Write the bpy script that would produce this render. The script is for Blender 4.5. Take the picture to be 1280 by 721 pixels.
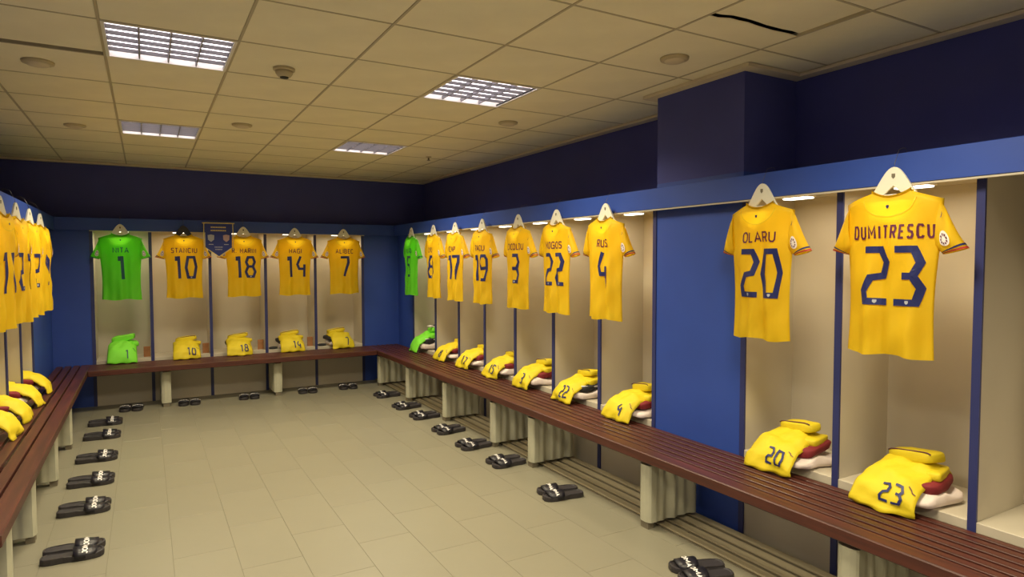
import bpy, bmesh, math, random
from mathutils import Matrix, Vector, noise
R = math.radians
for o in list(bpy.data.objects): bpy.data.objects.remove(o)
S = bpy.context.scene
COL = S.collection

# ---------------------------------------------------------------- camera
YAW, PITCH, ROLL, CH = R(29.699), R(2.497), R(-0.118), 1.5405
fw = Vector((math.sin(YAW)*math.cos(PITCH), math.cos(YAW)*math.cos(PITCH), -math.sin(PITCH)))
rt = Vector((math.cos(YAW), -math.sin(YAW), 0)); up = rt.cross(fw)
r2 = math.cos(ROLL)*rt+math.sin(ROLL)*up; u2 = -math.sin(ROLL)*rt+math.cos(ROLL)*up
cd = bpy.data.cameras.new('camera'); cam = bpy.data.objects.new('camera', cd); COL.objects.link(cam)
cam.matrix_world = Matrix(((r2.x,u2.x,-fw.x,0),(r2.y,u2.y,-fw.y,0),(r2.z,u2.z,-fw.z,CH),(0,0,0,1)))
cd.sensor_width = 36; cd.lens = 803.02/1280*36; cd.clip_start = .05
S.camera = cam
# ---------------------------------------------------------------- world, exposure, lamp strengths
w = bpy.data.worlds.new('world'); S.world = w; w.use_nodes = True
w.node_tree.nodes['Background'].inputs[0].default_value = (.6, .65, .8, 1)
w.node_tree.nodes['Background'].inputs[1].default_value = 0.02
S.view_settings.view_transform = 'Standard'; S.view_settings.look = 'None'
S.view_settings.gamma = 1; S.view_settings.exposure = 0.0
CEIL_W = 34.0                       # watts of each ceiling fitting
SPREAD = 141.
CEIL_C = (1.0, .87, .60)
PUCK_W = 2.1                       # watts of each locker lamp
PUCK_C = (1.0, .83, .58)

# ---------------------------------------------------------------- materials
def mat(name, col, rough=.6, var=.0, scale=6., bump=0., bscale=60., metal=0., trans=None, emit=0., spec=.5, stretch=None, col2=None, coat=0.):
    m = bpy.data.materials.new(name); m.use_nodes = True
    nt = m.node_tree; b = nt.nodes['Principled BSDF']; out = nt.nodes['Material Output']
    b.inputs['Base Color'].default_value = (*col, 1); b.inputs['Roughness'].default_value = rough
    b.inputs['Metallic'].default_value = metal; b.inputs['Specular IOR Level'].default_value = spec
    b.inputs['Coat Weight'].default_value = coat
    tc = nt.nodes.new('ShaderNodeTexCoord')
    mp = nt.nodes.new('ShaderNodeMapping'); nt.links.new(tc.outputs['Object'], mp.inputs[0])
    if stretch: mp.inputs['Scale'].default_value = stretch
    if var or col2:
        n = nt.nodes.new('ShaderNodeTexNoise'); n.inputs['Scale'].default_value = scale; n.inputs['Detail'].default_value = 5
        nt.links.new(mp.outputs[0], n.inputs['Vector'])
        cr = nt.nodes.new('ShaderNodeValToRGB')
        c2 = col2 or tuple(min(1, c*(1+var)) for c in col)
        c1 = col if col2 else tuple(c*(1-var) for c in col)
        cr.color_ramp.elements[0].position = .3; cr.color_ramp.elements[1].position = .7
        cr.color_ramp.elements[0].color = (*c1, 1); cr.color_ramp.elements[1].color = (*c2, 1)
        nt.links.new(n.outputs['Fac'], cr.inputs[0]); nt.links.new(cr.outputs[0], b.inputs['Base Color'])
    if bump:
        n2 = nt.nodes.new('ShaderNodeTexNoise'); n2.inputs['Scale'].default_value = bscale; n2.inputs['Detail'].default_value = 4
        nt.links.new(mp.outputs[0], n2.inputs['Vector'])
        bp = nt.nodes.new('ShaderNodeBump'); bp.inputs['Strength'].default_value = bump; bp.inputs['Distance'].default_value = .004
        nt.links.new(n2.outputs['Fac'], bp.inputs['Height']); nt.links.new(bp.outputs[0], b.inputs['Normal'])
    if emit:
        b.inputs['Emission Color'].default_value = (*col, 1); b.inputs['Emission Strength'].default_value = emit
    if trans:
        t = nt.nodes.new('ShaderNodeBsdfTranslucent'); t.inputs[0].default_value = (*trans, 1)
        mx = nt.nodes.new('ShaderNodeMixShader'); mx.inputs[0].default_value = .45
        nt.links.new(b.outputs[0], mx.inputs[1]); nt.links.new(t.outputs[0], mx.inputs[2]); nt.links.new(mx.outputs[0], out.inputs[0])
    return m
M = dict(
    navy=mat('navy_upper', (.055, .065, .28), .75, .06, 3, .12, 40),  # separate navy tone for the walls and the pillar's upper section
    blue=mat('blue_paint', (.026, .070, .37), .5, .06, 3, .1, 40),
    bluestrip=mat('blue_edging', (.028, .036, .15), .45),
    tile=mat('ceiling_tile', (.88, .81, .61), .9, .04, 4, .35, 130),
    grid=mat('ceiling_grid', (.50, .43, .29), .6),
    ctrim=mat('ceiling_trim', (.66, .57, .42), .6, .05, 3),
    floor=mat('floor_tile', (.215, .200, .145), .42, .04, 2.2, .06, 30),
    grout=mat('floor_grout', (.185, .172, .125), .9),
    void=mat('ceiling_void', (.03, .022, .012), .9),
    cream=mat('cream_laminate', (.55, .50, .40), .45, .03, 3),
    leg=mat('leg_cream', (.46, .45, .34), .5, .10, 7, .2, 20),
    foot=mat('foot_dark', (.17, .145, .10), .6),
    wood=mat('bench_wood', (.042, .010, .007), .46, 0, 5, .15, 30, stretch=(.5, 9, 9), col2=(.095, .022, .013), coat=.05),
    duck=mat('duckboard_wood', (.31, .26, .165), .55, 0, 3, .05, 30, stretch=(3, .3, 3), col2=(.35, .30, .195)),
    yellow=mat('yellow_jersey', (.80, .58, .010), .65, .03, 8, .25, 300, trans=(.95, .68, .02)),
    kit=mat('yellow_folded', (.71, .56, .010), .65, .03, 8, .25, 300),
    green=mat('green_jersey', (.17, .72, .03), .65, .03, 8, .25, 300, trans=(.2, .8, .03)),
    gkit=mat('green_folded', (.22, .80, .04), .65, .03, 8, .25, 300),
    ink=mat('navy_print', (.012, .018, .115), .5),
    name=mat('maroon_print', (.10, .012, .05), .5),
    gink=mat('dark_green_print', (.004, .075, .085), .5),
    red=mat('red_trim', (.42, .035, .02), .6),
    maroon=mat('maroon_cloth', (.20, .012, .018), .75, .1, 8, .3, 200),
    dark=mat('black_cloth', (.022, .022, .026), .75, .1, 8, .3, 200),
    white=mat('white_cloth', (.78, .68, .64), .8, .05, 8, .3, 200),
    hanger=mat('white_plastic', (.75, .73, .62), .35),
    blackpl=mat('black_plastic', (.012, .012, .016), .35),
    wire=mat('wire', (.12, .12, .13), .4, metal=.6),
    rubber=mat('slipper_rubber', (.030, .026, .030), .48, .1, 9, .2, 120),
    strap=mat('slipper_strap', (.012, .011, .018), .4),
    print=mat('white_print', (.80, .77, .76), .5),
    badge=mat('badge_white', (.85, .78, .74), .5),
    louver=mat('louver_aluminium', (.24, .23, .25), .45),
    lampbody=mat('lamp_housing', (.80, .76, .70), .4),
    glow=mat('tube_glow', (1, .94, 1.0), .5, emit=2.8),
    puck=mat('puck_glow', (1, .93, .78), .5, emit=5.),
    plastic=mat('aged_plastic', (.52, .44, .28), .5),
    orange=mat('orange_block', (.36, .16, .06), .7, .1, 20),
    pblue=mat('pennant_blue', (.022, .04, .24), .6),
    gold=mat('gold_trim', (.70, .58, .20), .5),
    grey=mat('crest_grey', (.42, .44, .50), .5),
    pink=mat('crest_pink', (.50, .34, .36), .5),
)

# ---------------------------------------------------------------- helpers
def link(name, bm_or_me, m=None, parent=None, smooth=False):
    if isinstance(bm_or_me, bmesh.types.BMesh):
        me = bpy.data.meshes.new(name); bm_or_me.to_mesh(me); bm_or_me.free()
        if m: me.materials.append(M[m])
        if smooth:
            for p in me.polygons: p.use_smooth = True
    else: me = bm_or_me
    o = bpy.data.objects.new(name, me); COL.objects.link(o)
    if parent: o.parent = parent
    return o
def tag(o, label=None, cat=None, group=None, kind=None):
    if label: o['label'] = label
    if cat: o['category'] = cat
    if group: o['group'] = group
    if kind: o['kind'] = kind
    return o
def thing(name, label, cat, loc=(0, 0, 0), rz=0, group=None):
    o = bpy.data.objects.new(name, None); COL.objects.link(o); o.empty_display_size = .1
    o.location = loc; o.rotation_euler = (0, 0, rz); return tag(o, label, cat, group)
def box(bm, x0, x1, y0, y1, z0, z1, bev=0.):
    v = [bm.verts.new((x, y, z)) for z in (z0, z1) for y in (y0, y1) for x in (x0, x1)]
    f = [bm.faces.new([v[i] for i in q]) for q in ((0,2,3,1), (4,5,7,6), (0,1,5,4), (2,6,7,3), (0,4,6,2), (1,3,7,5))]
    if bev:
        e = list({e for q in f for e in q.edges})
        bmesh.ops.bevel(bm, geom=e, offset=bev, segments=1, affect='EDGES')
    return bm
def B(*a, bev=0.): return box(bmesh.new(), *a, bev=bev)
def tube(bm, pts, r, n=8, r1=None):
    rings = []
    for i, p in enumerate(pts):
        p = Vector(p); a = Vector(pts[max(0, i-1)]); b = Vector(pts[min(len(pts)-1, i+1)])
        t = (b-a).normalized(); s = t.orthogonal().normalized() if abs(t.z) > .9 else t.cross(Vector((0, 0, 1))).normalized()
        u = s.cross(t); rings.append([bm.verts.new(p+r*(math.cos(k/n*6.2832)*s+math.sin(k/n*6.2832)*u)) for k in range(n)])
    for a, b in zip(rings, rings[1:]):
        for k in range(n): bm.faces.new((a[k], a[(k+1) % n], b[(k+1) % n], b[k]))
    bm.faces.new(rings[0][::-1]); bm.faces.new(rings[-1])
    return bm
def lathe(bm, prof, n=24, c=(0, 0, 0)):
    rings = [[bm.verts.new((c[0]+r*math.cos(k/n*6.2832), c[1]+r*math.sin(k/n*6.2832), c[2]+z)) for k in range(n)] for r, z in prof]
    for a, b in zip(rings, rings[1:]):
        for k in range(n): bm.faces.new((a[k], a[(k+1) % n], b[(k+1) % n], b[k]))
    bm.faces.new(rings[0][::-1]); bm.faces.new(rings[-1])
    bmesh.ops.recalc_face_normals(bm, faces=bm.faces); return bm
def prism(bm, pts, z0, z1, ax='xz'):
    """extrude a 2D outline; ax 'xz' extrudes along y, 'xy' along z"""
    def P(a, b, c): return (a, c, b) if ax == 'xz' else (a, b, c)
    lo = [bm.verts.new(P(a, b, z0)) for a, b in pts]; hi = [bm.verts.new(P(a, b, z1)) for a, b in pts]
    n = len(pts); bm.faces.new(lo); bm.faces.new(hi[::-1])
    for i in range(n): bm.faces.new((lo[i], hi[i], hi[(i+1) % n], lo[(i+1) % n]))
    bmesh.ops.recalc_face_normals(bm, faces=bm.faces); return bm
def copy_tree(o, parent=None):
    c = o.copy(); COL.objects.link(c); c.parent = parent
    for ch in list(o.children): copy_tree(ch, c)
    return c

# ---------------------------------------------------------------- dimensions
ZB, ZT, ZC = .45, 1.865, 2.60          # bench top, fascia bottom, ceiling
FB, FT = 1.865, 1.996                   # fascia
XR, XL, YB = 2.885, -.85, 8.07          # locker fronts
XRW, XLW, YBW, YF = 3.32, -1.33, 8.26, -2.2
FRX, FLX, FBY = 2.82, -.80, 8.02        # fascia fronts

# ---------------------------------------------------------------- structure
def struct(name, bm, m): return tag(link(name, bm, m), kind='structure')
fl = struct('floor', B(XLW-.1, XRW+.1, YF-.1, 8.6, -.10, -.002), 'grout')
P_ = .295; me_ft = None
ft = B(.0009, P_-.0009, .0009, 2*P_-.0009, -.0085, 0., bev=.0006)
i = 0
x = -.205-4*P_
while x < XRW-.01:
    y = YF + (P_ if i % 2 else 0) - P_
    while y < 8.4:
        if me_ft is None:
            o = link('floor_tile', ft, 'floor', fl); me_ft = o.data
        else: o = link('floor_tile', me_ft, None, fl)
        o.location = (x, y, 0); y += 2*P_
    x += P_; i += 1
wr = B(XRW, XRW+.1, YF-.1, 8.6, 0, ZC+.3); struct('wall_right', wr, 'navy')
wl = B(XLW-.1, XLW, YF-.1, 8.6, 0, ZC+.3); struct('wall_left', wl, 'navy')
wb = B(XLW, XRW, 8.5, 8.6, 0, ZC+.3); box(wb, XLW, XRW, YBW, 8.5, 2.0, ZC+.3); struct('wall_back', wb, 'navy')
struct('wall_front', B(XLW, XRW, YF-.1, YF, 0, ZC+.3), 'cream')
pl = struct('wall_pillar', B(XR, XRW, 2.471, 3.162, 0, 2.03), 'blue')
link('upper_section', B(XR, XRW, 2.471, 3.162, 2.03, ZC), 'navy', pl)
# blue filler panels closing the corners and the pillar
struct('trim_1', B(-.87, -.49, YB, YB+.02, 0, 1.99), 'blue')
struct('trim_2', B(XL-.02, XL, 6.77, YB+.02, 0, 1.99), 'blue')
struct('trim_3', B(2.41, XR, YB, YB+.02, 0, 1.99), 'blue')
struct('trim_4', B(XR, XR+.02, 7.53, YB+.02, 0, 1.99), 'blue')
# ceiling: T-grid + loose tiles, one object per tile
T = .575; X0 = -.155-3*T; Y0 = 3.385-10*T
ce = struct('ceiling', B(XLW, XRW, YF, 8.5, ZC+.14, ZC+.16), 'void')
g = bmesh.new()
nx = int((XRW-X0)/T)+1; ny = int((8.4-Y0)/T)+1
for i in range(nx+1):
    x = X0+i*T
    if XLW < x < XRW: box(g, x-.006, x+.006, YF, YBW, ZC-.001, ZC+.02)
for j in range(ny+1):
    y = Y0+j*T
    if YF < y < YBW: box(g, XLW, XRW, y-.0055, y+.0055, ZC-.0005, ZC+.018)
link('ceiling_grid', g, 'grid', ce)
LI = {(3, 10), (3, 14), (6, 10), (6, 14), (3, 6), (6, 6), (3, 2), (6, 2)}
me_t = {}
def ctile(x0, x1, y0, y1, dz=0., rx=0.):
    k = (round(x1-x0, 3), round(y1-y0, 3))
    if k not in me_t:
        o = link('ceiling_tile', B(0, k[0], 0, k[1], 0, .015, bev=.0015), 'tile', ce); me_t[k] = o.data
    else: o = link('ceiling_tile', me_t[k], None, ce)
    o.location = (x0, y0, ZC+.001+dz); o.rotation_euler[0] = rx
for i in range(nx):
    for j in range(ny):
        if (i, j) in LI: continue
        x0, x1 = max(XLW, X0+i*T+.0065), min(XRW, X0+(i+1)*T-.0065)
        y0, y1 = max(YF, Y0+j*T+.006), min(YBW, Y0+(j+1)*T-.006)
        if x1-x0 < .03 or y1-y0 < .03: continue
        if (i, j) == (7, 7): continue
        if (i, j) == (2, 10): y1 -= .055
        ctile(x0, x1, y0, y1)
# the cracked tile: two pieces with a ragged gap between them
cx0, cx1, cy0, cy1 = X0+7*T+.0065, X0+8*T-.0065, Y0+7*T+.006, Y0+8*T-.006
yc = 2.018; random.seed(4)
rag = [(cx0+(cx1-cx0)*k/10, yc+(.022 if k < 2 else 0)+random.uniform(-.006, .006)) for k in range(11)]
p1 = prism(bmesh.new(), [(cx0, cy0), (cx1-.004, cy0)]+[(a, b-.008) for a, b in rag[::-1]], .012, .022, 'xy')
o = link('ceiling_tile', p1, 'tile', ce); o.location.z = ZC; o['label'] = 'larger piece of a cracked tile pushed up out of the grid'
p2 = prism(bmesh.new(), [(a, b+.006+.002*math.sin(a*60)) for a, b in rag]+[(cx1, cy1), (cx0, cy1)], .001, .005, 'xy')
o = link('ceiling_tile', p2, 'tile', ce); o.location.z = ZC; o['label'] = 'narrow piece of a cracked tile beside the gap'
# ceiling edge trim
tw = .075
struct('trim_5', B(XRW-tw, XRW, 3.162+tw, YBW, ZC-.022, ZC-.002, bev=.003), 'ctrim')
struct('trim_6', B(XRW-tw, XRW, YF, 2.471-tw, ZC-.022, ZC-.002, bev=.003), 'ctrim')
tp = B(XR-tw*.8, XR, 2.471-tw, 3.162+tw, ZC-.022, ZC-.002); box(tp, XR, XRW, 2.471-tw, 2.471, ZC-.022, ZC-.002); box(tp, XR, XRW, 3.162, 3.162+tw, ZC-.022, ZC-.002)
struct('trim_7', tp, 'ctrim')
struct('trim_8', B(XLW, XRW, YBW-tw, YBW, ZC-.0225, ZC-.002, bev=.003), 'ctrim')
struct('trim_9', B(XLW, XLW+tw, YF, YBW-tw, ZC-.022, ZC-.002, bev=.003), 'ctrim')

# ---------------------------------------------------------------- ceiling light fittings
def fitting():
    t = thing('ceiling_light', '', 'ceiling light')
    h = T/2-.006
    f = bmesh.new(); w_ = .014
    for a in ((-h, h, -h, -h+w_), (-h, h, h-w_, h), (-h, -h+w_, -h+w_, h-w_), (h-w_, h, -h+w_, h-w_)): box(f, a[0], a[1], a[2], a[3], -.004, .012)
    link('frame', f, 'lampbody', t)
    r = bmesh.new(); i_ = h-w_
    for a in ((-i_-.003, -i_, -i_, i_), (i_, i_+.003, -i_, i_), (-i_, i_, -i_-.003, -i_), (-i_, i_, i_, i_+.003)): box(r, a[0], a[1], a[2], a[3], .0, .06)
    box(r, -i_, i_, -i_, i_, .062, .066)
    link('reflector', r, 'lampbody', t)
    mb = None
    for k in range(1, 4):
        x = -i_+2*i_*k/4
        if mb is None: o = link('louver_blade', prism(bmesh.new(), [(-.003, 0), (.003, 0), (.006, .02), (-.006, .02)], -i_, i_), 'louver', t); mb = o.data
        else: o = link('louver_blade', mb, None, t)
        o.location = (x, 0, .001)
    mb = None
    for k in range(1, 6):
        y = -i_+2*i_*k/6
        if mb is None:
            bm = prism(bmesh.new(), [(-.002, 0), (.002, 0), (.010, .017), (-.010, .017)], -i_, i_)
            bmesh.ops.rotate(bm, verts=bm.verts, matrix=Matrix.Rotation(R(90), 3, 'Z')); o = link('louver_blade', bm, 'louver', t); mb = o.data
        else: o = link('louver_blade', mb, None, t)
        o.location = (0, y, .001)
    mb = None
    for k in range(8):
        x = -i_+2*i_*(k+.5)/8
        if mb is None: o = link('fluorescent_tube', tube(bmesh.new(), [(0, -i_+.004, 0), (0, i_-.004, 0)], .030, 8), 'glow', t, True); mb = o.data
        else: o = link('fluorescent_tube', mb, None, t)
        o.location = (x, 0, .052); o.scale = (1, 1, .25)
    L = bpy.data.lights.new('tube_light', 'AREA'); L.shape = 'SQUARE'; L.size = 2*i_-.02; L.energy = CEIL_W; L.color = CEIL_C; L.spread = R(SPREAD)
    lo = bpy.data.objects.new('tube_light', L); COL.objects.link(lo); lo.parent = t; lo.location = (0, 0, -.006)
    return t
lab = {(3, 10): 'large square louvred ceiling light nearest the top left of the picture', (3, 14): 'dimmer square louvred ceiling light over the left of the back lockers',
       (6, 10): 'bright louvred ceiling light above the middle of the room, right of the smoke detector', (6, 14): 'far louvred ceiling light near the back right corner'}
F0 = None
for c in sorted(LI, key=lambda c: (c not in lab, c)):
    t = fitting() if F0 is None else copy_tree(F0)
    if F0 is None: F0 = t
    t.location = (X0+(c[0]+.5)*T, Y0+(c[1]+.5)*T, ZC)
    t['group'] = 'louvred ceiling lights'
    t['label'] = lab.get(c) or 'louvred ceiling light overhead, out of the picture, %s of those four' % {(3, 6): 'front left', (6, 6): 'front right', (3, 2): 'rear left', (6, 2): 'rear right'}[c]
# smoke detector and round ceiling discs
d = thing('smoke_detector', 'cream smoke detector with a dark sensor slot on the ceiling between two lights', 'smoke detector', (.69, 3.74, ZC))
link('base', lathe(bmesh.new(), [(.058, 0), (.058, -.012), (.05, -.016)]), 'plastic', d)
link('head', lathe(bmesh.new(), [(.047, -.016), (.045, -.03), (.032, -.046), (.012, -.05)]), 'plastic', d, True)
link('sensor_slot', lathe(bmesh.new(), [(.024, -.046), (.022, -.0525), (.015, -.054)]), 'dark', d, True)
for (x, y, l) in ((-.47, 4.25, 'round ceiling disc left of the large square light'), (-.45, 6.07, 'round ceiling disc left of the dimmer far light'),
                  (.68, 5.43, 'round ceiling disc right of the dimmer far light'), (2.45, 4.35, 'round ceiling disc between the bright light and the right wall'),
                  (2.44, 2.55, 'large round ceiling disc beside the blue pillar')):
    d = thing('ceiling_disc', l, 'ceiling disc', (x, y, ZC), group='round discs on the ceiling')
    link('rim', lathe(bmesh.new(), [(.075, .001), (.073, -.01), (.06, -.014)]), 'plastic', d, True)
    link('cover', lathe(bmesh.new(), [(.056, -.005), (.05, -.02), (.02, -.024)]), 'ctrim', d, True)
d = thing('sprinkler_head', 'tiny sprinkler head on the far right of the ceiling', 'sprinkler', (2.54, 6.17, ZC))
link('rosette', lathe(bmesh.new(), [(.03, .001), (.028, -.006), (.012, -.01)], 16), 'plastic', d)
link('deflector', lathe(bmesh.new(), [(.008, -.01), (.008, -.03), (.018, -.033), (.018, -.036)], 12), 'foot', d)

NW = {'1': 'one', '3': 'three', '4': 'four', '5': 'five', '7': 'seven', '8': 'eight', '10': 'ten', '14': 'fourteen', '15': 'fifteen', '17': 'seventeen', '18': 'eighteen', '19': 'nineteen', '20': 'twenty', '22': 'twenty-two', '23': 'twenty-three'}
# ---------------------------------------------------------------- lockers
def wall_frame(side, s):
    """front centre of something at position s along a wall: (location on the locker front, rotation)"""
    if side == 'back': return (s, YB), 0.
    if side == 'right': return (XR, s), R(-90)
    return (XL, s), R(90)
def locker(side, a, b, label, lamp=True, last=True, first=True):
    (x, y), rz = wall_frame(side, (a+b)/2); W = abs(b-a)/2; D = .40; t = .015
    o = thing('locker', label, 'locker', (x, y, 0), rz, 'open lockers along the '+side+' wall')
    link('back_panel', B(-W+t, W-t, D, D+.012, 0, 1.90), 'cream', o)
    link('kick_panel', B(-W+t, W-t, .004, .02, 0.0, .43), 'cream', o)
    link('shelf', B(-W+t, W-t, -.003, D, .440, .482, bev=.002), 'cream', o)
    link('top_panel', B(-W+t, W-t, -.03, D, 1.888, 1.90), 'cream', o)
    for s, on in ((-1, first), (1, last)):
        if not on: continue
        sx = s*W
        dv = link('divider', B(sx-t, sx+t, .006, D, 0, 1.90), 'cream', o)
        link('edge_strip', B(sx-t-.001, sx+t+.001, -.006, .006, 0, 1.90), 'bluestrip', dv)['label'] = 'blue edging strip'
    if lamp:
        lp = link('lamp', B(-.080, .080, .03, .105, 1.862, 1.888, bev=.003), 'lampbody', o)
        link('lens', B(-.070, .070, .037, .098, 1.855, 1.862, bev=.002), 'puck', lp)
        L = bpy.data.lights.new('lamp_light', 'AREA'); L.shape = 'RECTANGLE'; L.size = .14; L.size_y = .055; L.energy = PUCK_W; L.color = PUCK_C
        lo = bpy.data.objects.new('lamp_light', L); COL.objects.link(lo); lo.parent = o; lo.location = (0, .067, 1.853)
    return o
BX = [-.49, .05, .64, 1.237, 1.815, 2.408]; BN = [1, 10, 18, 14, 7]
for k in range(5):
    locker('back', BX[k], BX[k+1], 'lit open locker of the back wall with the jersey bearing %s' % NW[str(BN[k])], first=(k == 0))
RY = [7.53, 6.83, 6.2, 5.6, 5.0, 4.375, 3.76, 3.177]; RN = ['5', '8', '17', '19', '3', '22', '4']
for k in range(7):
    locker('right', RY[k], RY[k+1], 'lit open locker of the right wall behind the jersey bearing '+NW[RN[k]], first=(k == 0))
RY2 = [2.456, 1.895, 1.30, .70, .10, -.5]
for k, l in enumerate(('lit open locker beside the blue pillar behind the jersey bearing twenty', 'lit open locker of the right wall behind the jersey bearing twenty-three',
                       'empty unlit locker at the right edge of the picture')):
    locker('right', RY2[k], RY2[k+1], l, lamp=k < 2, first=(k == 0))
LY = [6.77, 6.17, 5.57, 4.97, 4.37]
for k, l in enumerate(('farthest', 'second farthest', 'third farthest', 'fourth farthest')):
    locker('left', LY[k], LY[k+1], 'open left wall locker, %s along the row' % l, lamp=True, last=True, first=(k == 3))
# fascia boards carrying the hooks
def fascia(name, label, a, lp):
    t = thing(name, label, 'fascia', ((a[0]+a[1])/2, (a[2]+a[3])/2, FB)); cx, cy = t.location.x, t.location.y
    link('board', B(a[0]-cx, a[1]-cx, a[2]-cy, a[3]-cy, 0, FT-FB, bev=.002), 'blue', t)
    e = .004
    link('lip', B(lp[0]-cx, lp[1]-cx, lp[2]-cy, lp[3]-cy, -.009, 0), 'cream', t)['label'] = 'thin cream lip under the board'
    return t
fascia('fascia_board', 'long blue fascia board over the right wall lockers', (FRX, FRX+.025, -1, FBY+.025), (FRX+.004, FRX+.021, -.99, 7.54))
fascia('fascia_board', 'long blue fascia board over the back wall lockers', (FLX, FRX, FBY, FBY+.025), (-.50, 2.42, FBY+.004, FBY+.021))
fascia('fascia_board', 'blue fascia board over the left wall lockers', (FLX-.025, FLX, 4.0, FBY+.025), (FLX-.021, FLX-.004, 4.01, 6.78))
# cover boards above lockers
struct('trim_10', B(FRX+.025, XRW, -1, 2.471, 1.905, 1.925), 'blue')
struct('trim_11', B(FRX+.025, XRW, 3.162, YB+.4, 1.905, 1.925), 'blue')
struct('trim_12', B(XLW, FRX+.02, FBY+.025, 8.49, 1.905, 1.925), 'blue')
struct('trim_13', B(XLW, FLX-.025, 4.0, FBY, 1.9055, 1.9255), 'blue')

# ---------------------------------------------------------------- benches
def wavy_leg(depth, height, seed):
    """slab leg: flat rounded front, vertical waves along both sides"""
    rnd = random.Random(seed); ph = [rnd.uniform(0, 6) for _ in range(3)]
    pts = [];n = 44
    for i in range(n+1):
        y = depth*i/n; a = min(1, max(0, (y-.05)/.04))
        pts.append((.046*min(1, (y/.018+.35))+a*(.007*math.sin(y*78+ph[0])+.005*math.sin(y*43+ph[1])-.004), y))
    ring = pts + [(-x, y) for x, y in pts[::-1]]
    return prism(bmesh.new(), ring, 0, height, 'xy')
leg_me = {}
def bench(label, length, depth, loc, rz, n, front, legs, legdepth, legy=.02, ext=(0, 0)):
    t = thing('bench', label, 'bench', loc, rz)
    bw = (depth-front-.008)/n
    h = length/2
    link('front_rail', B(-h+ext[0], h-ext[1], 0, front-.010, ZB-.055, ZB, bev=.005), 'wood', t)['label'] = 'thick front slat of the bench'
    m0 = None
    for k in range(n):
        y = front+k*bw
        if m0 is None: o = link('slat', B(-h, h, 0, bw-.018, ZB-.025, ZB, bev=.002), 'wood', t); m0 = o.data
        else: o = link('slat', m0, None, t)
        o.location = (0, y, 0)
    br = None
    for k, x in enumerate(legs):
        key = (legdepth, k % 3)
        if key not in leg_me: o = link('leg', wavy_leg(legdepth, .37-.040, k % 3), 'leg', t, False); leg_me[key] = o.data
        else: o = link('leg', leg_me[key], None, t)
        o.location = (x, legy, .040)
        f = bmesh.new(); box(f, -.030, .030, .01, legdepth-.01, -.005, 0); box(f, -.030, .030, .006, .05, -.0395, -.005)
        link('foot', f, 'foot', o)['label'] = 'dark recessed foot'
        o2 = link('crossbar', B(x-.03, x+.03, .095, depth-.02, .3705, ZB-.0265), 'wood', t)
    return t
# right bench: local x -> -Y
cy = (YB+(-.5))/2; L_ = YB+.5
bench('long dark red slatted bench along the right wall', L_, .458, (2.427, cy, 0), R(-90), 6, .092,
      [cy-y for y in (7.65, 6.66, 5.65, 4.66, 4.05, 2.785, 1.56, .5)], .37, .03)
bench('dark slatted bench along the back wall', 2.427+.524-.004, .505, ((2.427-.524)/2, 7.565, 0), 0, 7, .092,
      [.163-.9515, 1.292-.9515], .36, .10)
cyl = (3.2+YB)/2
bench('dark slatted bench along the left wall', YB-3.2, .326, (-.524, cyl, 0), R(90), 3, .095,
      [y-cyl for y in (6.35, 5.36, 4.33, 3.6)], .27, .03)
# duckboard on the floor under the right bench
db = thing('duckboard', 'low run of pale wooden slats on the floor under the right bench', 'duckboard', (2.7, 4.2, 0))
me = None
for k in range(4):
    if me is None: o = link('slat', B(-.026, .026, -3.85, 3.85, .0081, .018, bev=.0015), 'duck', db); me = o.data
    else: o = link('slat', me, None, db)
    o.location.x = -.122+k*.084
link('gap_shade', B(-.150, .156, -3.85, 3.85, 0, .0045), 'foot', db)['label'] = 'dark sheet added as shade in the gaps between the slats'  # added dark sheet, puts the shade of the slat gaps into colour
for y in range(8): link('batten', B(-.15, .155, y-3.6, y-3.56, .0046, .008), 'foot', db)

# ---------------------------------------------------------------- lettering
def poly_strip(bm, pts, w, closed=False):
    n = len(pts); P = [Vector(p) for p in pts]; L = []
    for i in range(n):
        if closed: a, b, c = P[i-1], P[i], P[(i+1) % n]
        else: a, b, c = P[max(0, i-1)], P[i], P[min(n-1, i+1)]
        d1 = (b-a).normalized() if (b-a).length > 0 else (c-b).normalized(); d2 = (c-b).normalized() if (c-b).length > 0 else d1
        nn = Vector((-d1.y-d2.y, d1.x+d2.x)); nn = nn.normalized() if nn.length > 1e-6 else Vector((-d1.y, d1.x))
        k = w/2/max(.55, nn.dot(Vector((-d1.y, d1.x)))); L.append((b+nn*k, b-nn*k))
    V = [(bm.verts.new((p.x, p.y, 0)), bm.verts.new((q.x, q.y, 0))) for p, q in L]
    for i in range(n if closed else n-1):
        a, b = V[i], V[(i+1) % n]; bm.faces.new((a[0], a[1], b[1], b[0]))
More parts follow.
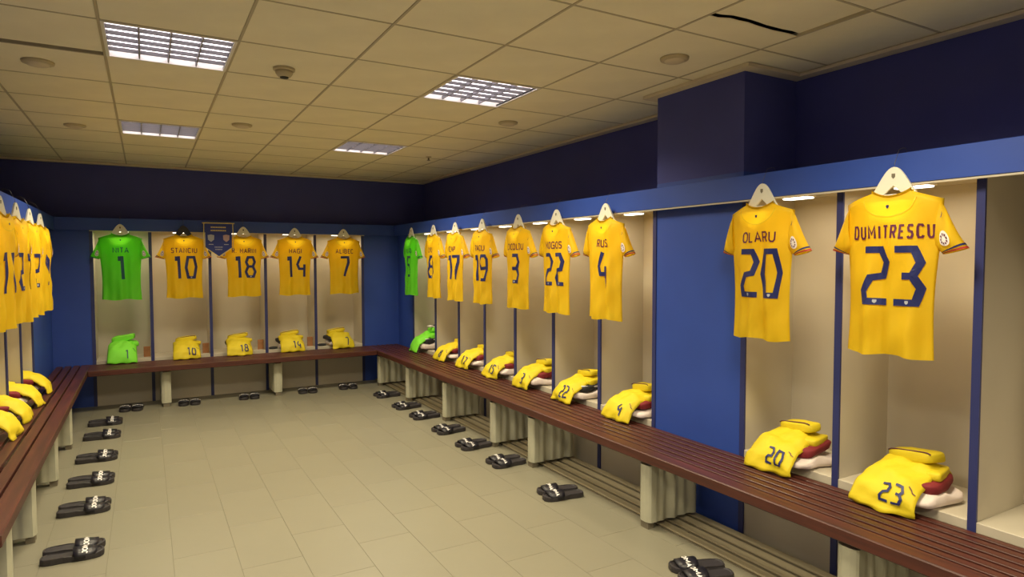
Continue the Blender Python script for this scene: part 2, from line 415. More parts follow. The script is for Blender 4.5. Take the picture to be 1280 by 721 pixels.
DG = {
 '0': [([(.2, 1), (.8, 1), (1, .52), (.8, 0), (.2, 0), (0, .48)], 1)],
 '1': [([(.22, .93), (.62, .93)], 0, 1.7), ([(.58, 1.05), (.66, -.05)], 0)],
 '2': [([(.02, 1), (.7, 1), (.95, .76), (.78, .5), (.3, .46), (.04, .2), (.12, 0), (1., 0)], 0)],
 '3': [([(.02, 1), (.72, 1), (.95, .75), (.72, .5), (.3, .5)], 0), ([(.72, .5), (.97, .27), (.8, 0), (.0, 0)], 0)],
 '4': [([(.42, 1.05), (.06, .62), (.26, .38), (.95, .38)], 0), ([(.86, .62), (.86, -.05)], 0)],
 '5': [([(.95, 1), (.1, 1), (.08, .6), (.6, .56), (.95, .34), (.78, 0), (.05, 0)], 0)],
 '6': [([(.8, 1), (.35, 1), (.05, .55), (.05, .15), (.3, 0), (.7, 0), (.95, .28), (.7, .54), (.1, .5)], 0)],
 '7': [([(.0, 1), (.9, 1), (.92, .72), (.45, -.05)], 0)],
 '8': [([(.25, 1), (.75, 1), (.95, .75), (.75, .52), (.25, .52), (.05, .75)], 1), ([(.25, .52), (.75, .52), (1, .25), (.8, 0), (.2, 0), (0, .25)], 1)],
 '9': [([(.9, .5), (.3, .46), (.05, .75), (.28, 1), (.72, 1), (.95, .85), (.95, .4), (.62, 0), (.15, 0)], 0)],
}
def number_bm(txt, h, wd=.42, gap=.12, sw=.115):
    bm = bmesh.new(); H = h*(1-sw); W = h*wd; tot = len(txt)*W+(len(txt)-1)*h*gap+h*sw*.0; x = -tot/2
    for c in txt:
        for s in DG[c]:
            k = s[2] if len(s) > 2 else 1
            poly_strip(bm, [(x+a*W, (b-.5)*H) for a, b in s[0]], h*sw*k, bool(s[1]))
        x += W+h*gap
    return bm
LT = {
 'A': ([[(0, 0), (.5, 1), (1, 0)], [(.2, .33), (.8, .33)]], .78), 'B': ([[(0, 0), (0, 1), (.75, 1), (.9, .8), (.75, .55), (0, .55)], [(.75, .55), (1, .3), (.8, 0), (0, 0)]], .66),
 'C': ([[(1, .85), (.8, 1), (.2, 1), (0, .8), (0, .2), (.2, 0), (.8, 0), (1, .15)]], .64), 'D': ([[(0, 0), (0, 1), (.7, 1), (1, .75), (1, .25), (.7, 0), (0, 0)]], .68),
 'E': ([[(1, 1), (0, 1), (0, 0), (1, 0)], [(0, .52), (.85, .52)]], .56), 'G': ([[(1, .85), (.8, 1), (.2, 1), (0, .8), (0, .2), (.2, 0), (1, 0), (1, .48), (.55, .48)]], .68),
 'H': ([[(0, 0), (0, 1)], [(1, 0), (1, 1)], [(0, .5), (1, .5)]], .66), 'I': ([[(.5, 0), (.5, 1)]], .14), 'L': ([[(0, 1), (0, 0), (1, 0)]], .52),
 'M': ([[(0, 0), (0, 1), (.5, .35), (1, 1), (1, 0)]], .84), 'N': ([[(0, 0), (0, 1), (1, 0), (1, 1)]], .70), 'O': ([[(.25, 1), (.75, 1), (1, .78), (1, .22), (.75, 0), (.25, 0), (0, .22), (0, .78), (.25, 1)]], .68),
 'R': ([[(0, 0), (0, 1), (.8, 1), (1, .78), (.8, .48), (0, .48)], [(.55, .48), (1, 0)]], .66), 'S': ([[(1, .88), (.82, 1), (.18, 1), (0, .78), (.18, .55), (.82, .47), (1, .24), (.82, 0), (.18, 0), (0, .12)]], .60),
 'T': ([[(0, 1), (1, 1)], [(.5, 1), (.5, 0)]], .62), 'U': ([[(0, 1), (0, .2), (.25, 0), (.75, 0), (1, .2), (1, 1)]], .68), 'V': ([[(0, 1), (.5, 0), (1, 1)]], .74),
 'P': ([[(0, 0), (0, 1), (.8, 1), (1, .78), (.8, .45), (0, .45)]], .62), 'J': ([[(.4, 1), (1, 1), (1, .2), (.75, 0), (.2, 0), (0, .2)]], .56), '.': ([[(.2, 0), (.2, .12)]], .12), ' ': ([], .30)}
def name_bm(txt, h, wmax, sw=.17, sp=.26, xs=1.):
    bm = bmesh.new(); tw_ = sum(LT[c][1] for c in txt)*h; ts = sp*h*(len(txt)-1); k = min(xs, (wmax-ts)/tw_); x = -(tw_*k+ts)/2
    for c in txt:
        st, wd = LT[c]
        for p in st: poly_strip(bm, [(x+a*wd*h*k, (b-.5)*h*(1-sw)) for a, b in p], h*sw)
        x += wd*h*k+sp*h
    return bm
def text_bm(txt, h, wmax=None, bold=.012):
    c = bpy.data.curves.new('t', 'FONT'); c.body = txt; c.size = 1; c.offset = bold; c.resolution_u = 2
    o = bpy.data.objects.new('t', c); COL.objects.link(o)
    me = bpy.data.meshes.new_from_object(o.evaluated_get(bpy.context.evaluated_depsgraph_get()))
    bm = bmesh.new(); bm.from_mesh(me)
    bpy.data.objects.remove(o); bpy.data.curves.remove(c); bpy.data.meshes.remove(me)
    xs = [v.co.x for v in bm.verts]; ys = [v.co.y for v in bm.verts]; s = h/(max(ys)-min(ys)); sx = s*.78
    if wmax and (max(xs)-min(xs))*sx > wmax: sx = wmax/(max(xs)-min(xs))
    mx, my = (max(xs)+min(xs))/2, (max(ys)+min(ys))/2
    for v in bm.verts: v.co = ((v.co.x-mx)*sx, (v.co.y-my)*s, 0)
    return bm
def cut(bm, step):
    bmesh.ops.remove_doubles(bm, verts=bm.verts, dist=1e-6); bmesh.ops.triangulate(bm, faces=bm.faces[:])
    for ax in (0, 1):
        vs = [v.co[ax] for v in bm.verts]; a, b = min(vs), max(vs); k = math.floor(a/step)+1
        no = Vector((1, 0, 0)) if ax == 0 else Vector((0, 1, 0))
        while k*step < b:
            bmesh.ops.bisect_plane(bm, geom=bm.verts[:]+bm.edges[:]+bm.faces[:], plane_co=no*(k*step), plane_no=no); k += 1
    return bm
def drape(bm, f, dx, dz, step=.02):
    """lay flat lettering (x, y) on a surface: f(x, y) -> 3D point"""
    cut(bm, step)
    for v in bm.verts: v.co = f(v.co.x+dx, v.co.y+dz)
    return bm

# ---------------------------------------------------------------- jerseys
HN = .70
def top_z(ax):
    return HN-.030*max(0, 1-(ax/.085)**2) if ax < .085 else HN-.012-(ax-.085)/.115*.040
def half_w(z, z1=.44):
    t = max(0, min(1, z/z1))
    return .181-.010*math.sin(t*math.pi)+.006*t if z < z1 else .190+.008*(z-z1)/.2
class Jersey:
    def __init__(s, k):
        r = random.Random(k); s.p = [r.uniform(0, 6.28) for _ in range(6)]; s.skew = r.uniform(-.006, .006); s.tw = r.uniform(-.02, .02)
    def fold(s, x, z):
        d = 1-min(1, z/HN)
        f = .013*d*math.sin(x*38+s.p[0]+z*2)+.009*d*math.sin(x*71+s.p[1])+.004*math.sin(z*17+x*22+s.p[2])+.003*math.sin(z*31-x*30+s.p[3])
        return f
    def back(s, x, z, off=0.):
        w_ = half_w(z); u = max(-1, min(1, x/w_))
        d = .040*(1-abs(u)**3.2)*min(1, (HN+.02-z)/.10+.25)
        return Vector((x+s.skew*(1-z/HN), -d+s.fold(x, z)*(1-abs(u)**6)+s.tw*x-off, z))
    def front(s, x, z):
        w_ = half_w(z); u = max(-1, min(1, x/w_))
        d = .038*(1-abs(u)**3.2)*min(1, (HN+.02-z)/.10+.2)
        return Vector((x+s.skew*(1-z/HN), d+s.fold(x+.3, z)*.7*(1-abs(u)**6)+s.tw*x, z))
    def body(s):
        bm = bmesh.new(); nu, nv = 32, 30
        G = {}
        for sd in (0, 1):
            for j in range(nv+1):
                v = j/nv
                for i in range(nu+1):
                    u = -1+2*i/nu
                    if sd == 1 and i in (0, nu): G[sd, i, j] = G[0, i, j]; continue
                    ax = abs(u)*.198; zt = top_z(ax)
                    if sd == 1 and ax < .085: zt -= .055*math.sqrt(max(0, 1-(ax/.085)**2))
                    z = v*zt; x = u*half_w(z)
                    hem = -.006*math.sin(u*5+s.p[4])*(1-v)**4
                    p = (s.back if sd == 0 else s.front)(x, z); p.z += hem
                    if sd == 1 and j == nv and ax >= .085: G[sd, i, j] = G[0, i, j]; continue
                    G[sd, i, j] = bm.verts.new(p)
            for j in range(nv):
                for i in range(nu):
                    q = [G[sd, i, j], G[sd, i+1, j], G[sd, i+1, j+1], G[sd, i, j+1]]
                    q = list(dict.fromkeys(q))
                    if len(q) > 2: bm.faces.new(q if sd == 0 else q[::-1])
        return bm
    def sleeve(s, sg, t0=0., t1=1., grow=0.):
        bm = bmesh.new(); n, m = 20, 10; rings = []
        for k in range(m+1):
            t = t0+(t1-t0)*k/m
            A = Vector((.188+.092*t**.9, 0, .640-.19*t-.020*math.sin(t*3.14)+.012*math.sin(t*3.14)*0)); Bp = Vector((.172+.022*t, 0, .455-.028*t))
            cc = (A+Bp)/2; hv = (A-Bp)/2; th = (.024+.006*math.sin(t*3))+grow; hv = hv*(1+grow/hv.length)
            yb = .012*t+(.018 if sg < 0 else .004)*t*t
            ring = []
            for q in range(n):
                a = q/n*6.2832; c_, s_ = math.cos(a), math.sin(a)
                w_ = .002*math.sin(a*3+s.p[1]+t*3)
                p = cc+hv*(abs(c_)**.85*(1 if c_ > 0 else -1)); p.y = th*s_+yb+w_
                ring.append(bm.verts.new((p.x*sg+s.tw*0, p.y+s.tw*p.x*sg, p.z)))
            rings.append(ring)
        for a, b in zip(rings, rings[1:]):
            for q in range(n):
                f = (a[q], a[(q+1) % n], b[(q+1) % n], b[q]); bm.faces.new(f if sg > 0 else f[::-1])
        bmesh.ops.recalc_face_normals(bm, faces=bm.faces)
        return bm
    def sleeve_pt(s, sg, t, c_):
        A = Vector((.188+.092*t**.9, 0, .640-.19*t-.020*math.sin(t*3.14))); Bp = Vector((.172+.022*t, 0, .455-.028*t))
        p = (A+Bp)/2+(A-Bp)/2*c_; th = .024+.006*math.sin(t*3); yb = .012*t+(.018 if sg < 0 else .004)*t*t
        return Vector((p.x*sg, -th*math.sqrt(max(0, 1-c_*c_))+yb+s.tw*p.x*sg-.004, p.z))
JV = [Jersey(k) for k in range(6)]
jm = {}
def shared(key, f, mname, parent, nm, smooth=True):
    if key not in jm: o = link(nm, f(), mname, parent, smooth); jm[key] = o.data
    else: o = link(nm, jm[key], None, parent)
    return o
def sub2(bm): bmesh.ops.recalc_face_normals(bm, faces=bm.faces); return bm
def jersey(side, s, num, name, label, group, v, green=False, dz=0., rot=0., black_hanger=False):
    (x, y), rz = wall_frame(side, s); off = .125
    px, py = (x-off, y) if side == 'right' else ((x+off, y) if side == 'left' else (x, y-off))
    if side == 'left': px = x+.11
    J = JV[v % 6]; v = v % 6; fab = 'green' if green else 'yellow'; ik = 'gink' if green else 'ink'
    t = thing('jersey', label, 'jersey', (px, py, 1.135+dz), rz+R(rot), group)
    shared(('b', v, green), lambda: J.body(), fab, t, 'body')
    for sg in (-1, 1):
        sl = shared(('s', v, sg, green), lambda: J.sleeve(sg), fab, t, 'sleeve')
        if not green:
            shared(('c1', v, sg), lambda: J.sleeve(sg, .84, .895, .0018), 'ink', sl, 'cuff_band')['label'] = 'navy cuff band'
            shared(('c2', v, sg), lambda: J.sleeve(sg, .935, 1.0, .0018), 'red', sl, 'cuff_band')['label'] = 'red cuff band'
        else:
            shared(('c3', v, sg), lambda: J.sleeve(sg, .92, .985, .0018), 'gink', sl, 'cuff_band')['label'] = 'dark green cuff band'
        def badge():
            bm = bmesh.new(); ctr = bm.verts.new(J.sleeve_pt(sg, .50, .05)); n = 18; rg = []
            for q in range(n):
                a = q/n*6.2832; rg.append(bm.verts.new(J.sleeve_pt(sg, .50+.22*math.cos(a), .05+.42*math.sin(a))-Vector((0, .001, 0))))
            for q in range(n): bm.faces.new((ctr, rg[q], rg[(q+1) % n]))
            return bm
        if sg > 0 or side != 'right':
            shared(('bd', v, sg), badge, 'badge', sl, 'sleeve_badge', False)['label'] = 'round white sleeve badge'
            def petals():
                bm = bmesh.new()
                for q in range(9):
                    a = q/9*6.2832; P4 = [(.10, a-.22), (.165, a-.3), (.165, a+.12), (.10, a+.16)]
                    bm.faces.new([bm.verts.new(J.sleeve_pt(sg, .50+r_*math.cos(b_), .05+1.85*r_*math.sin(b_))-Vector((0, .0028, 0))) for r_, b_ in P4])
                return bm
            shared(('pt', v, sg), petals, 'name', sl, 'badge_petals', False)['label'] = 'dark petals printed round the badge'
        def logo():
            bm = bmesh.new(); bm2 = [(-.012, .022), (.0, .012), (.006, -.004), (-.002, -.016), (.010, -.018), (.014, 0), (.006, .018)]
            bm.faces.new([bm.verts.new(J.sleeve_pt(sg, .12+a*1.6, .66+b*6)-Vector((0, .002, 0))) for a, b in bm2]); return bm
        shared(('lg', v, sg, green), logo, ik, sl, 'maker_mark', False)['label'] = 'small dark maker mark'
    # collar
    def collar():
        bm = bmesh.new(); A = []; n = 28
        for q in range(n+1):
            a = q/n*math.pi*2; X = .085*math.cos(a)
            sb = math.sin(a)
            ax = abs(X)
            if sb <= 0: base = J.back(X, top_z(ax)); base.y -= .002
            else: base = J.front(X, top_z(ax)-.055*math.sqrt(max(0, 1-(ax/.085)**2))); base.y += .002
            A.append((base+Vector((0, 0, -.016)), base+Vector((0, 0, .006))))
        V = [(bm.verts.new(a), bm.verts.new(b)) for a, b in A[:-1]]
        for q in range(n): a, b = V[q], V[(q+1) % n]; bm.faces.new((a[0], b[0], b[1], a[1]))
        bmesh.ops.solidify(bm, geom=bm.faces[:], thickness=.004); return bm
    shared(('col', v, green), collar, fab, t, 'collar')
    # yoke seam arc below the back collar
    def yoke():
        bm = bmesh.new(); pts = [(.105*math.cos(a), .665-.078*math.sin(a)) for a in [math.pi*k/14 for k in range(15)]]
        poly_strip(bm, pts, .004); return drape(bm, lambda a, b: J.back(a, b, .003), 0, 0, .03)
    shared(('yk', v, green), yoke, 'kit' if not green else 'gkit', t, 'yoke_seam', False)
    f = lambda a, b: J.back(a, b, .0035)
    ndx = .022 if side == 'right' else 0
    def crest():
        bm = bmesh.new(); bm.faces.new([bm.verts.new(p) for p in ((-.006, .007, 0), (-.006, -.002, 0), (0, -.009, 0), (.006, -.002, 0), (.006, .007, 0))]); return drape(bm, f, 0, .628)
    shared(('cr', v, green), crest, ik, t, 'neck_emblem', False)
    if name:
        o = link('name_lettering', drape(name_bm(name, .056 if len(name) < 9 else .060, .25 if len(name) < 9 else .315, .145, .27, .74 if len(name) < 9 else .66), f, ndx*.6, .522), 'gink' if green else 'name', t)
    nb = number_bm(num, .25, .40)
    link('number', drape(nb, f, ndx, .338), ik, t)
    if not green:
        W = .25*.40; tot = len(num)*W+(len(num)-1)*.25*.12
        for q in range(len(num)):
            cx = -tot/2+W*.5+q*(W+.03)
            if num[q] in '147': cx += .016 if num[q] != '7' else 0
            bm = bmesh.new(); bm.faces.new([bm.verts.new(p) for p in ((-.007, .007, 0), (-.007, -.002, 0), (0, -.009, 0), (.007, -.002, 0), (.007, .007, 0))])
            if num[q] in '023568':
                link('number_crest', drape(bm, lambda a, b: J.back(a, b, .005), cx+ndx, .338-.25*.5+.015), 'grey', t)['label'] = 'tiny pale crest in the foot of the digit'
            else: bm.free()
    # hanger, a thing of its own
    h = thing('clothes_hanger', ('black' if black_hanger else 'white')+' hanger holding the '+(('yellow' if not green else 'green')+' jersey bearing '+NW[num]+' on the '+side+' wall' if side != 'left' else label.split(', ')[1].replace('of the', 'jersey of the')), 'hanger', (px, py, 1.80+dz), rz+R(rot), 'hangers on the fascia boards')
    hm = 'blackpl' if black_hanger else 'hanger'
    def plate():
        bm = bmesh.new(); n = 22; out = []; inn = []
        for k in range(n+1):
            a = k/n; xx = -.105+.21*a; u = abs(xx)/.105
            zo = .128*(1-u**1.7)**.9+.018*(1-u)+.010
            zo = .010+.122*(math.cos(u*math.pi)*.5+.5)**.75
            out.append((xx, zo)); inn.append((xx*.52, -.004 if u > .99 else .004+.050*(1-u)))
        for y_ in (-.005, .005):
            O = [bm.verts.new((a, y_, b)) for a, b in out]; I = [bm.verts.new((a, y_, b)) for a, b in inn]
            for k in range(n):
                q = (O[k], O[k+1], I[k+1], I[k]); bm.faces.new(q if y_ > 0 else q[::-1])
        bmesh.ops.bridge_loops(bm, edges=[e for e in bm.edges if e.is_boundary])
        bmesh.ops.recalc_face_normals(bm, faces=bm.faces); return bm
    shared(('hp', hm), plate, hm, h, 'neck_plate', False)
    def arms():
        bm = bmesh.new()
        tube(bm, [(-.175, .004, -.028), (-.12, 0, -.006), (-.06, 0, .008), (0, 0, .010), (.06, 0, .008), (.12, 0, -.006), (.175, .004, -.028)], .009, 8); return bm
    shared(('ha', hm), arms, hm, h, 'shoulder_bar')
    dw = .068 if side != 'left' else .053
    def hook():
        bm = bmesh.new(); z1 = FT-1.80
        tube(bm, [(0, 0, .128), (0, .004, .150), (0, dw*.5, z1+.012-.0), (0, dw, z1+.022), (0, dw+.017, z1+.022), (0, dw+.028, z1+.004), (0, dw+.028, z1-.02)], .0012, 6); return bm
    if dz or rot: link('hook', hook(), 'wire', h, True)
    else: shared(('hk', side), hook, 'wire', h, 'hook')
    def hcrest():
        bm = bmesh.new(); return prism(bm, [(-.007, .104), (-.007, .09), (0, .082), (.007, .09), (.007, .104)], -.0068, -.005)
    if not black_hanger: shared(('hc',), hcrest, 'foot', h, 'crest', False)['label'] = 'small dark crest on the hanger'
gr = 'jerseys hanging on the %s wall lockers'
for k, (num, nm, g_, sx) in enumerate((('1', 'NITA', True, -.222), ('10', 'STANCIU', False, .373), ('18', 'R. MARIN', False, .985), ('14', 'HAGI', False, 1.553), ('7', 'ALIBEC', False, 2.135))):
    jersey('back', sx, num, nm, ('bright green' if g_ else 'yellow')+' jersey with a big '+NW[num]+' on its back, hanging on the back wall', gr % 'back', k, g_, black_hanger=(k == 1))
for k, (num, nm, g_, sy) in enumerate((('5', 'VLAD', True, 7.255), ('8', 'CICI', False, 6.58), ('17', 'CIMP', False, 6.01), ('19', 'RACU', False, 5.40), ('3', 'CICOLDU', False, 4.73), ('22', 'MOGOS', False, 4.145), ('4', 'RUS', False, 3.535), ('20', 'OLARU', False, 2.243), ('23', 'DUMITRESCU', False, 1.575))):
    jersey('right', sy, num, nm, ('bright green' if g_ else 'yellow')+' jersey with a big '+NW[num]+' on its back, hanging on the right wall', gr % 'right', k+1, g_, rot=(0, 0, 0, 0, 0, 0, 0, -1.5, 1.0)[k])
for k, (num, sy, l) in enumerate((('9', 6.50, 'farthest'), ('2', 5.93, 'second farthest'), ('21', 5.36, 'third farthest'), ('11', 4.82, 'fourth farthest'))):
    jersey('left', sy, num, '', 'yellow jersey seen nearly edge on, %s of the left wall row' % l, gr % 'left', k+2, rot=-8)

# ---------------------------------------------------------------- folded kit on the shelves
PROF = [(.0, .006), (.004, .035), (.016, .075), (.036, .108), (.066, .138), (.105, .160), (.155, .176), (.21, .188), (.27, .192), (.315, .186), (.335, .165), (.34, .14)]
PL = [0]
for a, b in zip(PROF, PROF[1:]): PL.append(PL[-1]+math.dist(a, b))
def prof(s_):
    s_ = max(0, min(PL[-1], s_))
    for k in range(len(PL)-1):
        if s_ <= PL[k+1]:
            t = (s_-PL[k])/(PL[k+1]-PL[k]); a, b = PROF[k], PROF[k+1]; return a[0]+(b[0]-a[0])*t, a[1]+(b[1]-a[1])*t
    return PROF[-1]
class Kit:
    def __init__(s, k):
        r = random.Random(50+k); s.p = [r.uniform(0, 6.28) for _ in range(5)]; s.sh = r.uniform(-.015, .015); s.a = r.uniform(-.008, .008)
    def pt(s, x, l, off=0.):
        y, z = prof(l); t = l/PL[-1]; u = x/.14
        hw = 1-.12*t; wr = .0045*math.sin(x*30+l*20+s.p[0])+.004*math.sin(l*45+x*14+s.p[1])+.003*math.sin(x*62-l*38+s.p[2])+.0025*math.sin(x*20+l*90+s.p[3])
        up_ = min(1, t/.3)
        z2 = z-abs(u)**4*.035*up_+wr*up_; y2 = y+wr*(1-up_)*1.4+abs(u)**3*.018+s.a*u
        ny, nz = (-1, .15) if t < .12 else ((-.75, .65) if t < .35 else (-.15, 1))
        return Vector((x*hw+s.sh*t, y2+ny*off, max(z2, .004)+nz*off))
    def cloth(s):
        bm = bmesh.new(); nu, nv = 22, 26; G = []
        for j in range(nv+1):
            l = PL[-1]*j/nv; row = []
            for i in range(nu+1):
                u = -1+2*i/nu; p = s.pt(u*.14, l)
                if j == 0: p.z += .003*math.sin(i*.7+s.p[2])+.003
                row.append(bm.verts.new(p))
            G.append(row)
        for j in range(nv):
            for i in range(nu): bm.faces.new((G[j][i], G[j][i+1], G[j+1][i+1], G[j+1][i]))
        bmesh.ops.recalc_face_normals(bm, faces=bm.faces)
        r = bmesh.ops.solidify(bm, geom=bm.faces[:], thickness=.008); return bm
KV = [Kit(k) for k in range(5)]
def soft(hx, hy, hz, e=.45, seed=0, amp=.006, n=28, m=14):
    bm = bmesh.new(); rg = []
    def sp(c, p): return (abs(c)**p)*(1 if c >= 0 else -1)
    for j in range(m+1):
        ph = -math.pi/2+math.pi*j/m; row = []
        for i in range(n):
            th = i/n*6.2832
            v = Vector((hx*sp(math.cos(ph), e)*sp(math.cos(th), e), hy*sp(math.cos(ph), e)*sp(math.sin(th), e), hz*sp(math.sin(ph), e)))
            nz = noise.noise(v*18+Vector((seed*3.1, 0, 0)))*amp
            row.append(bm.verts.new(v+v.normalized()*nz*Vector((1, 1, .5)).length*.6))
        rg.append(row)
    for a, b in zip(rg, rg[1:]):
        for i in range(n): bm.faces.new((a[i], a[(i+1) % n], b[(i+1) % n], b[i]))
    bmesh.ops.remove_doubles(bm, verts=bm.verts, dist=1e-5); bmesh.ops.recalc_face_normals(bm, faces=bm.faces); return bm
def kit(side, s, num, where, v, green=False, shade='maroon', shift=.05, rot=0., top=True):
    (x, y), rz = wall_frame(side, s); off = .15
    px, py = (x-off, y) if side == 'right' else ((x+off, y) if side == 'left' else (x, y-off))
    rz += R(rot); K = KV[v % 5]; v = v % 5; fab = 'gkit' if green else 'kit'
    cname = 'green' if green else 'yellow'
    t = thing('folded_jersey', '%s folded jersey %s %s' % (cname, 'printed '+NW[num] if num else 'with no number showing', where), 'folded jersey', (px, py, ZB), rz, 'folded jerseys on the '+side+' shelves')
    shared(('kc', v, green), lambda: K.cloth(), fab, t, 'front_drape')
    if num:
        link('number', drape(number_bm(num, .090, .42, .16, .125), lambda a, b: K.pt(a, b, .0055), .045, .088, .012), 'gink' if green else 'ink', t)
        def lg():
            bm = bmesh.new(); poly_strip(bm, [(-.012, .008), (0, .002), (.006, -.008), (.018, -.010)], .004)
            return drape(bm, lambda a, b: K.pt(a, b, .0055), .112, .135, .012)
        shared(('kl', v, green), lg, 'gink' if green else 'name', t, 'maker_mark', False)
    def fold():
        bm = soft(.11, .05, .026, .40, v, .012); bmesh.ops.rotate(bm, verts=bm.verts, matrix=Matrix.Rotation(R(-8), 3, 'Y')@Matrix.Rotation(R(-7), 3, 'Z'))
        bmesh.ops.translate(bm, verts=bm.verts, vec=(.005, .280, .206)); return bm
    shared(('kf', v, green), fold, fab, t, 'rolled_collar_fold')
    def slf():
        bm = soft(.034, .085, .022, .42, v+3, .010); bmesh.ops.rotate(bm, verts=bm.verts, matrix=Matrix.Rotation(R(14), 3, 'Z')); bmesh.ops.translate(bm, verts=bm.verts, vec=(.108, .265, .155)); return bm
    sf = shared(('ks', v, green), slf, fab, t, 'folded_sleeve')
    if not green:
        def tr():
            bm = bmesh.new(); P3 = []
            for q in range(15):
                X = -.100+.2*q/14; Y = -.040; rr = ((abs(X)/.11)**(2/.38)+(abs(Y)/.05)**(2/.38))
                P3.append(Vector((X, Y, .027*max(.02, 1-rr)**.19+.001)))
            tube(bm, P3, .003, 6); bmesh.ops.rotate(bm, verts=bm.verts, matrix=Matrix.Rotation(R(-8), 3, 'Y')@Matrix.Rotation(R(-7), 3, 'Z')); bmesh.ops.translate(bm, verts=bm.verts, vec=(.005, .280, .206)); return bm
        shared(('kt', v), tr, 'name', t, 'cuff_band')['label'] = 'dark red cuff line along the fold'
    key = num or where
    sh = thing('folded_shorts', '%s folded shorts under the folded %s jersey %s' % ('black' if shade == 'dark' else 'dark red', cname, ('printed '+NW[num]+' ' if num else '')+where), 'folded shorts', (px, py, ZB), rz, 'folded shorts in the '+side+' stacks')
    def shf():
        bm = soft(.115, .125, .027, .42, v+7, .016); bmesh.ops.rotate(bm, verts=bm.verts, matrix=Matrix.Rotation(R(6), 3, 'Z')@Matrix.Rotation(R(5), 3, 'X')); bmesh.ops.translate(bm, verts=bm.verts, vec=(shift-.005, .235, .120)); return bm
    shared(('sh', v, shade, shift), shf, shade, sh, 'cloth')
    if shade == 'dark':
        def st():
            bm = bmesh.new(); tube(bm, [(shift+.02, .125, .128), (shift+.08, .13, .132), (shift+.105, .19, .130), (shift+.108, .27, .126)], .006, 6); return bm
        shared(('stp', v, shift), st, 'print', sh, 'side_stripe')['label'] = 'white stripe'
    else:
        def st():
            bm = soft(.010, .004, .009, .8, 1, .0); bmesh.ops.translate(bm, verts=bm.verts, vec=(shift+.045, .121, .122)); return bm
        shared(('emb', shift), st, 'print', sh, 'emblem')['label'] = 'small white emblem'
    tw_ = thing('folded_towel', 'white folded towel under the folded %s jersey %s' % (cname, ('printed '+NW[num]+' ' if num else '')+where), 'towel', (px, py, ZB), rz, 'white towels under the '+side+' kit')
    def twf():
        bm = soft(.118, .150, .029, .5, v+11, .022); bmesh.ops.rotate(bm, verts=bm.verts, matrix=Matrix.Rotation(R(-5), 3, 'Z'))
        for q in bm.verts: q.co.z = max(q.co.z+.012*math.sin(q.co.y*28+v)*(1 if q.co.z > 0 else 0), -.030)
        bmesh.ops.translate(bm, verts=bm.verts, vec=(shift+.012, .222, .0625)); return bm
    shared(('tw', v, shift), twf, 'white', tw_, 'cloth')
    if green:
        for q in (t, sh, tw_): q.scale = (1, 1, 1.22)
RK = [('5', 7.22, True, 'dark'), ('8', 6.45, False, 'maroon'), ('17', 5.87, False, 'maroon'), ('15', 5.27, False, 'maroon'), ('3', 4.71, False, 'maroon'), ('22', 4.08, False, 'dark'), ('4', 3.42, False, 'maroon'), ('20', 2.19, False, 'maroon'), ('23', 1.60, False, 'maroon')]
for k, (num, sy, g_, shd) in enumerate(RK):
    kit('right', sy, '' if g_ else num, 'in the farthest right wall locker' if g_ else 'on the right bench', k, g_, shd)
for k, (num, sx, g_, shd) in enumerate((('1', -.235, True, 'dark'), ('10', .38, False, 'maroon'), ('18', .925, False, 'dark'), ('14', 1.515, False, 'dark'), ('7', 2.125, False, 'dark'))):
    kit('back', sx, num, 'on the back bench', k+1, g_, shd, shift=.0 if k < 3 else -.03, rot=0 if k < 4 else 8)
for k, (sy, l) in enumerate(((6.55, 'farthest'), (5.98, 'second farthest'), (5.44, 'third farthest'), (4.98, 'nearest'))):
    kit('left', sy, '', 'on the left wall, %s' % l, k+2, shift=-.05)
# towel top on the first green kit
b_ = thing('goalkeeper_glove', 'black and white goalkeeper glove lying on the green folded jersey of the right wall', 'glove', (3.00, 7.16, .745), R(-90))
for k in range(4):
    bm = tube(bmesh.new(), [(-.03+k*.02, .0, 0), (-.03+k*.021, -.035, .012), (-.03+k*.022, -.07, .008)], .0095, 8); link('finger', bm, 'white', b_, True)
link('finger', tube(bmesh.new(), [(.035, .03, 0), (.06, .0, .005), (.066, -.02, .004)], .010, 8), 'white', b_, True)['label'] = 'thumb of the glove'
bm = soft(.042, .045, .02, .7, 2, .003); bmesh.ops.translate(bm, verts=bm.verts, vec=(0, .03, .005)); link('palm', bm, 'dark', b_, True)
# small upright orange-brown blocks, and dark socks, inside the back lockers
for x, l in ((.05, 1), (.64, 10), (1.237, 18), (1.815, 14)):
    c = thing('orange_block', 'small orange card standing at the right in the back locker bearing jersey '+NW[str(l)], 'block', (x-.055, YB+.09, .482), 0, 'orange blocks in the back lockers')
    link('block', B(-.033, .033, 0, .02, 0, .115, bev=.002), 'orange', c); link('front_strip', B(-.030, .030, -.003, 0, .08, .110), 'orange', c)
for x, l in ((1.237, 14), (1.815, 7)):
    c = thing('rolled_socks', 'black rolled socks at the left in the back locker bearing jersey '+NW[str(l)], 'socks', (x+.075, YB+.04, .497), 0, 'rolled black socks')
    bm = soft(.05, .03, .016, .7, l, .004); link('roll', bm, 'dark', c, True)
    link('cuff', tube(bmesh.new(), [(.042, 0, 0), (.05, 0, 0)], .014, 12), 'dark', c, True)
# little yellow-green switch by the last jersey
c = thing('switch', 'tiny glowing yellow switch on the wall of the locker behind the jersey bearing twenty-three', 'switch', (XR+.13, 1.318, 1.60), R(-90))
link('plate', B(-.012, .0, -.022, .022, -.03, .03, bev=.002), 'lampbody', c); link('rocker', B(-.016, -.012, -.012, .012, -.016, .016), 'gold', c)

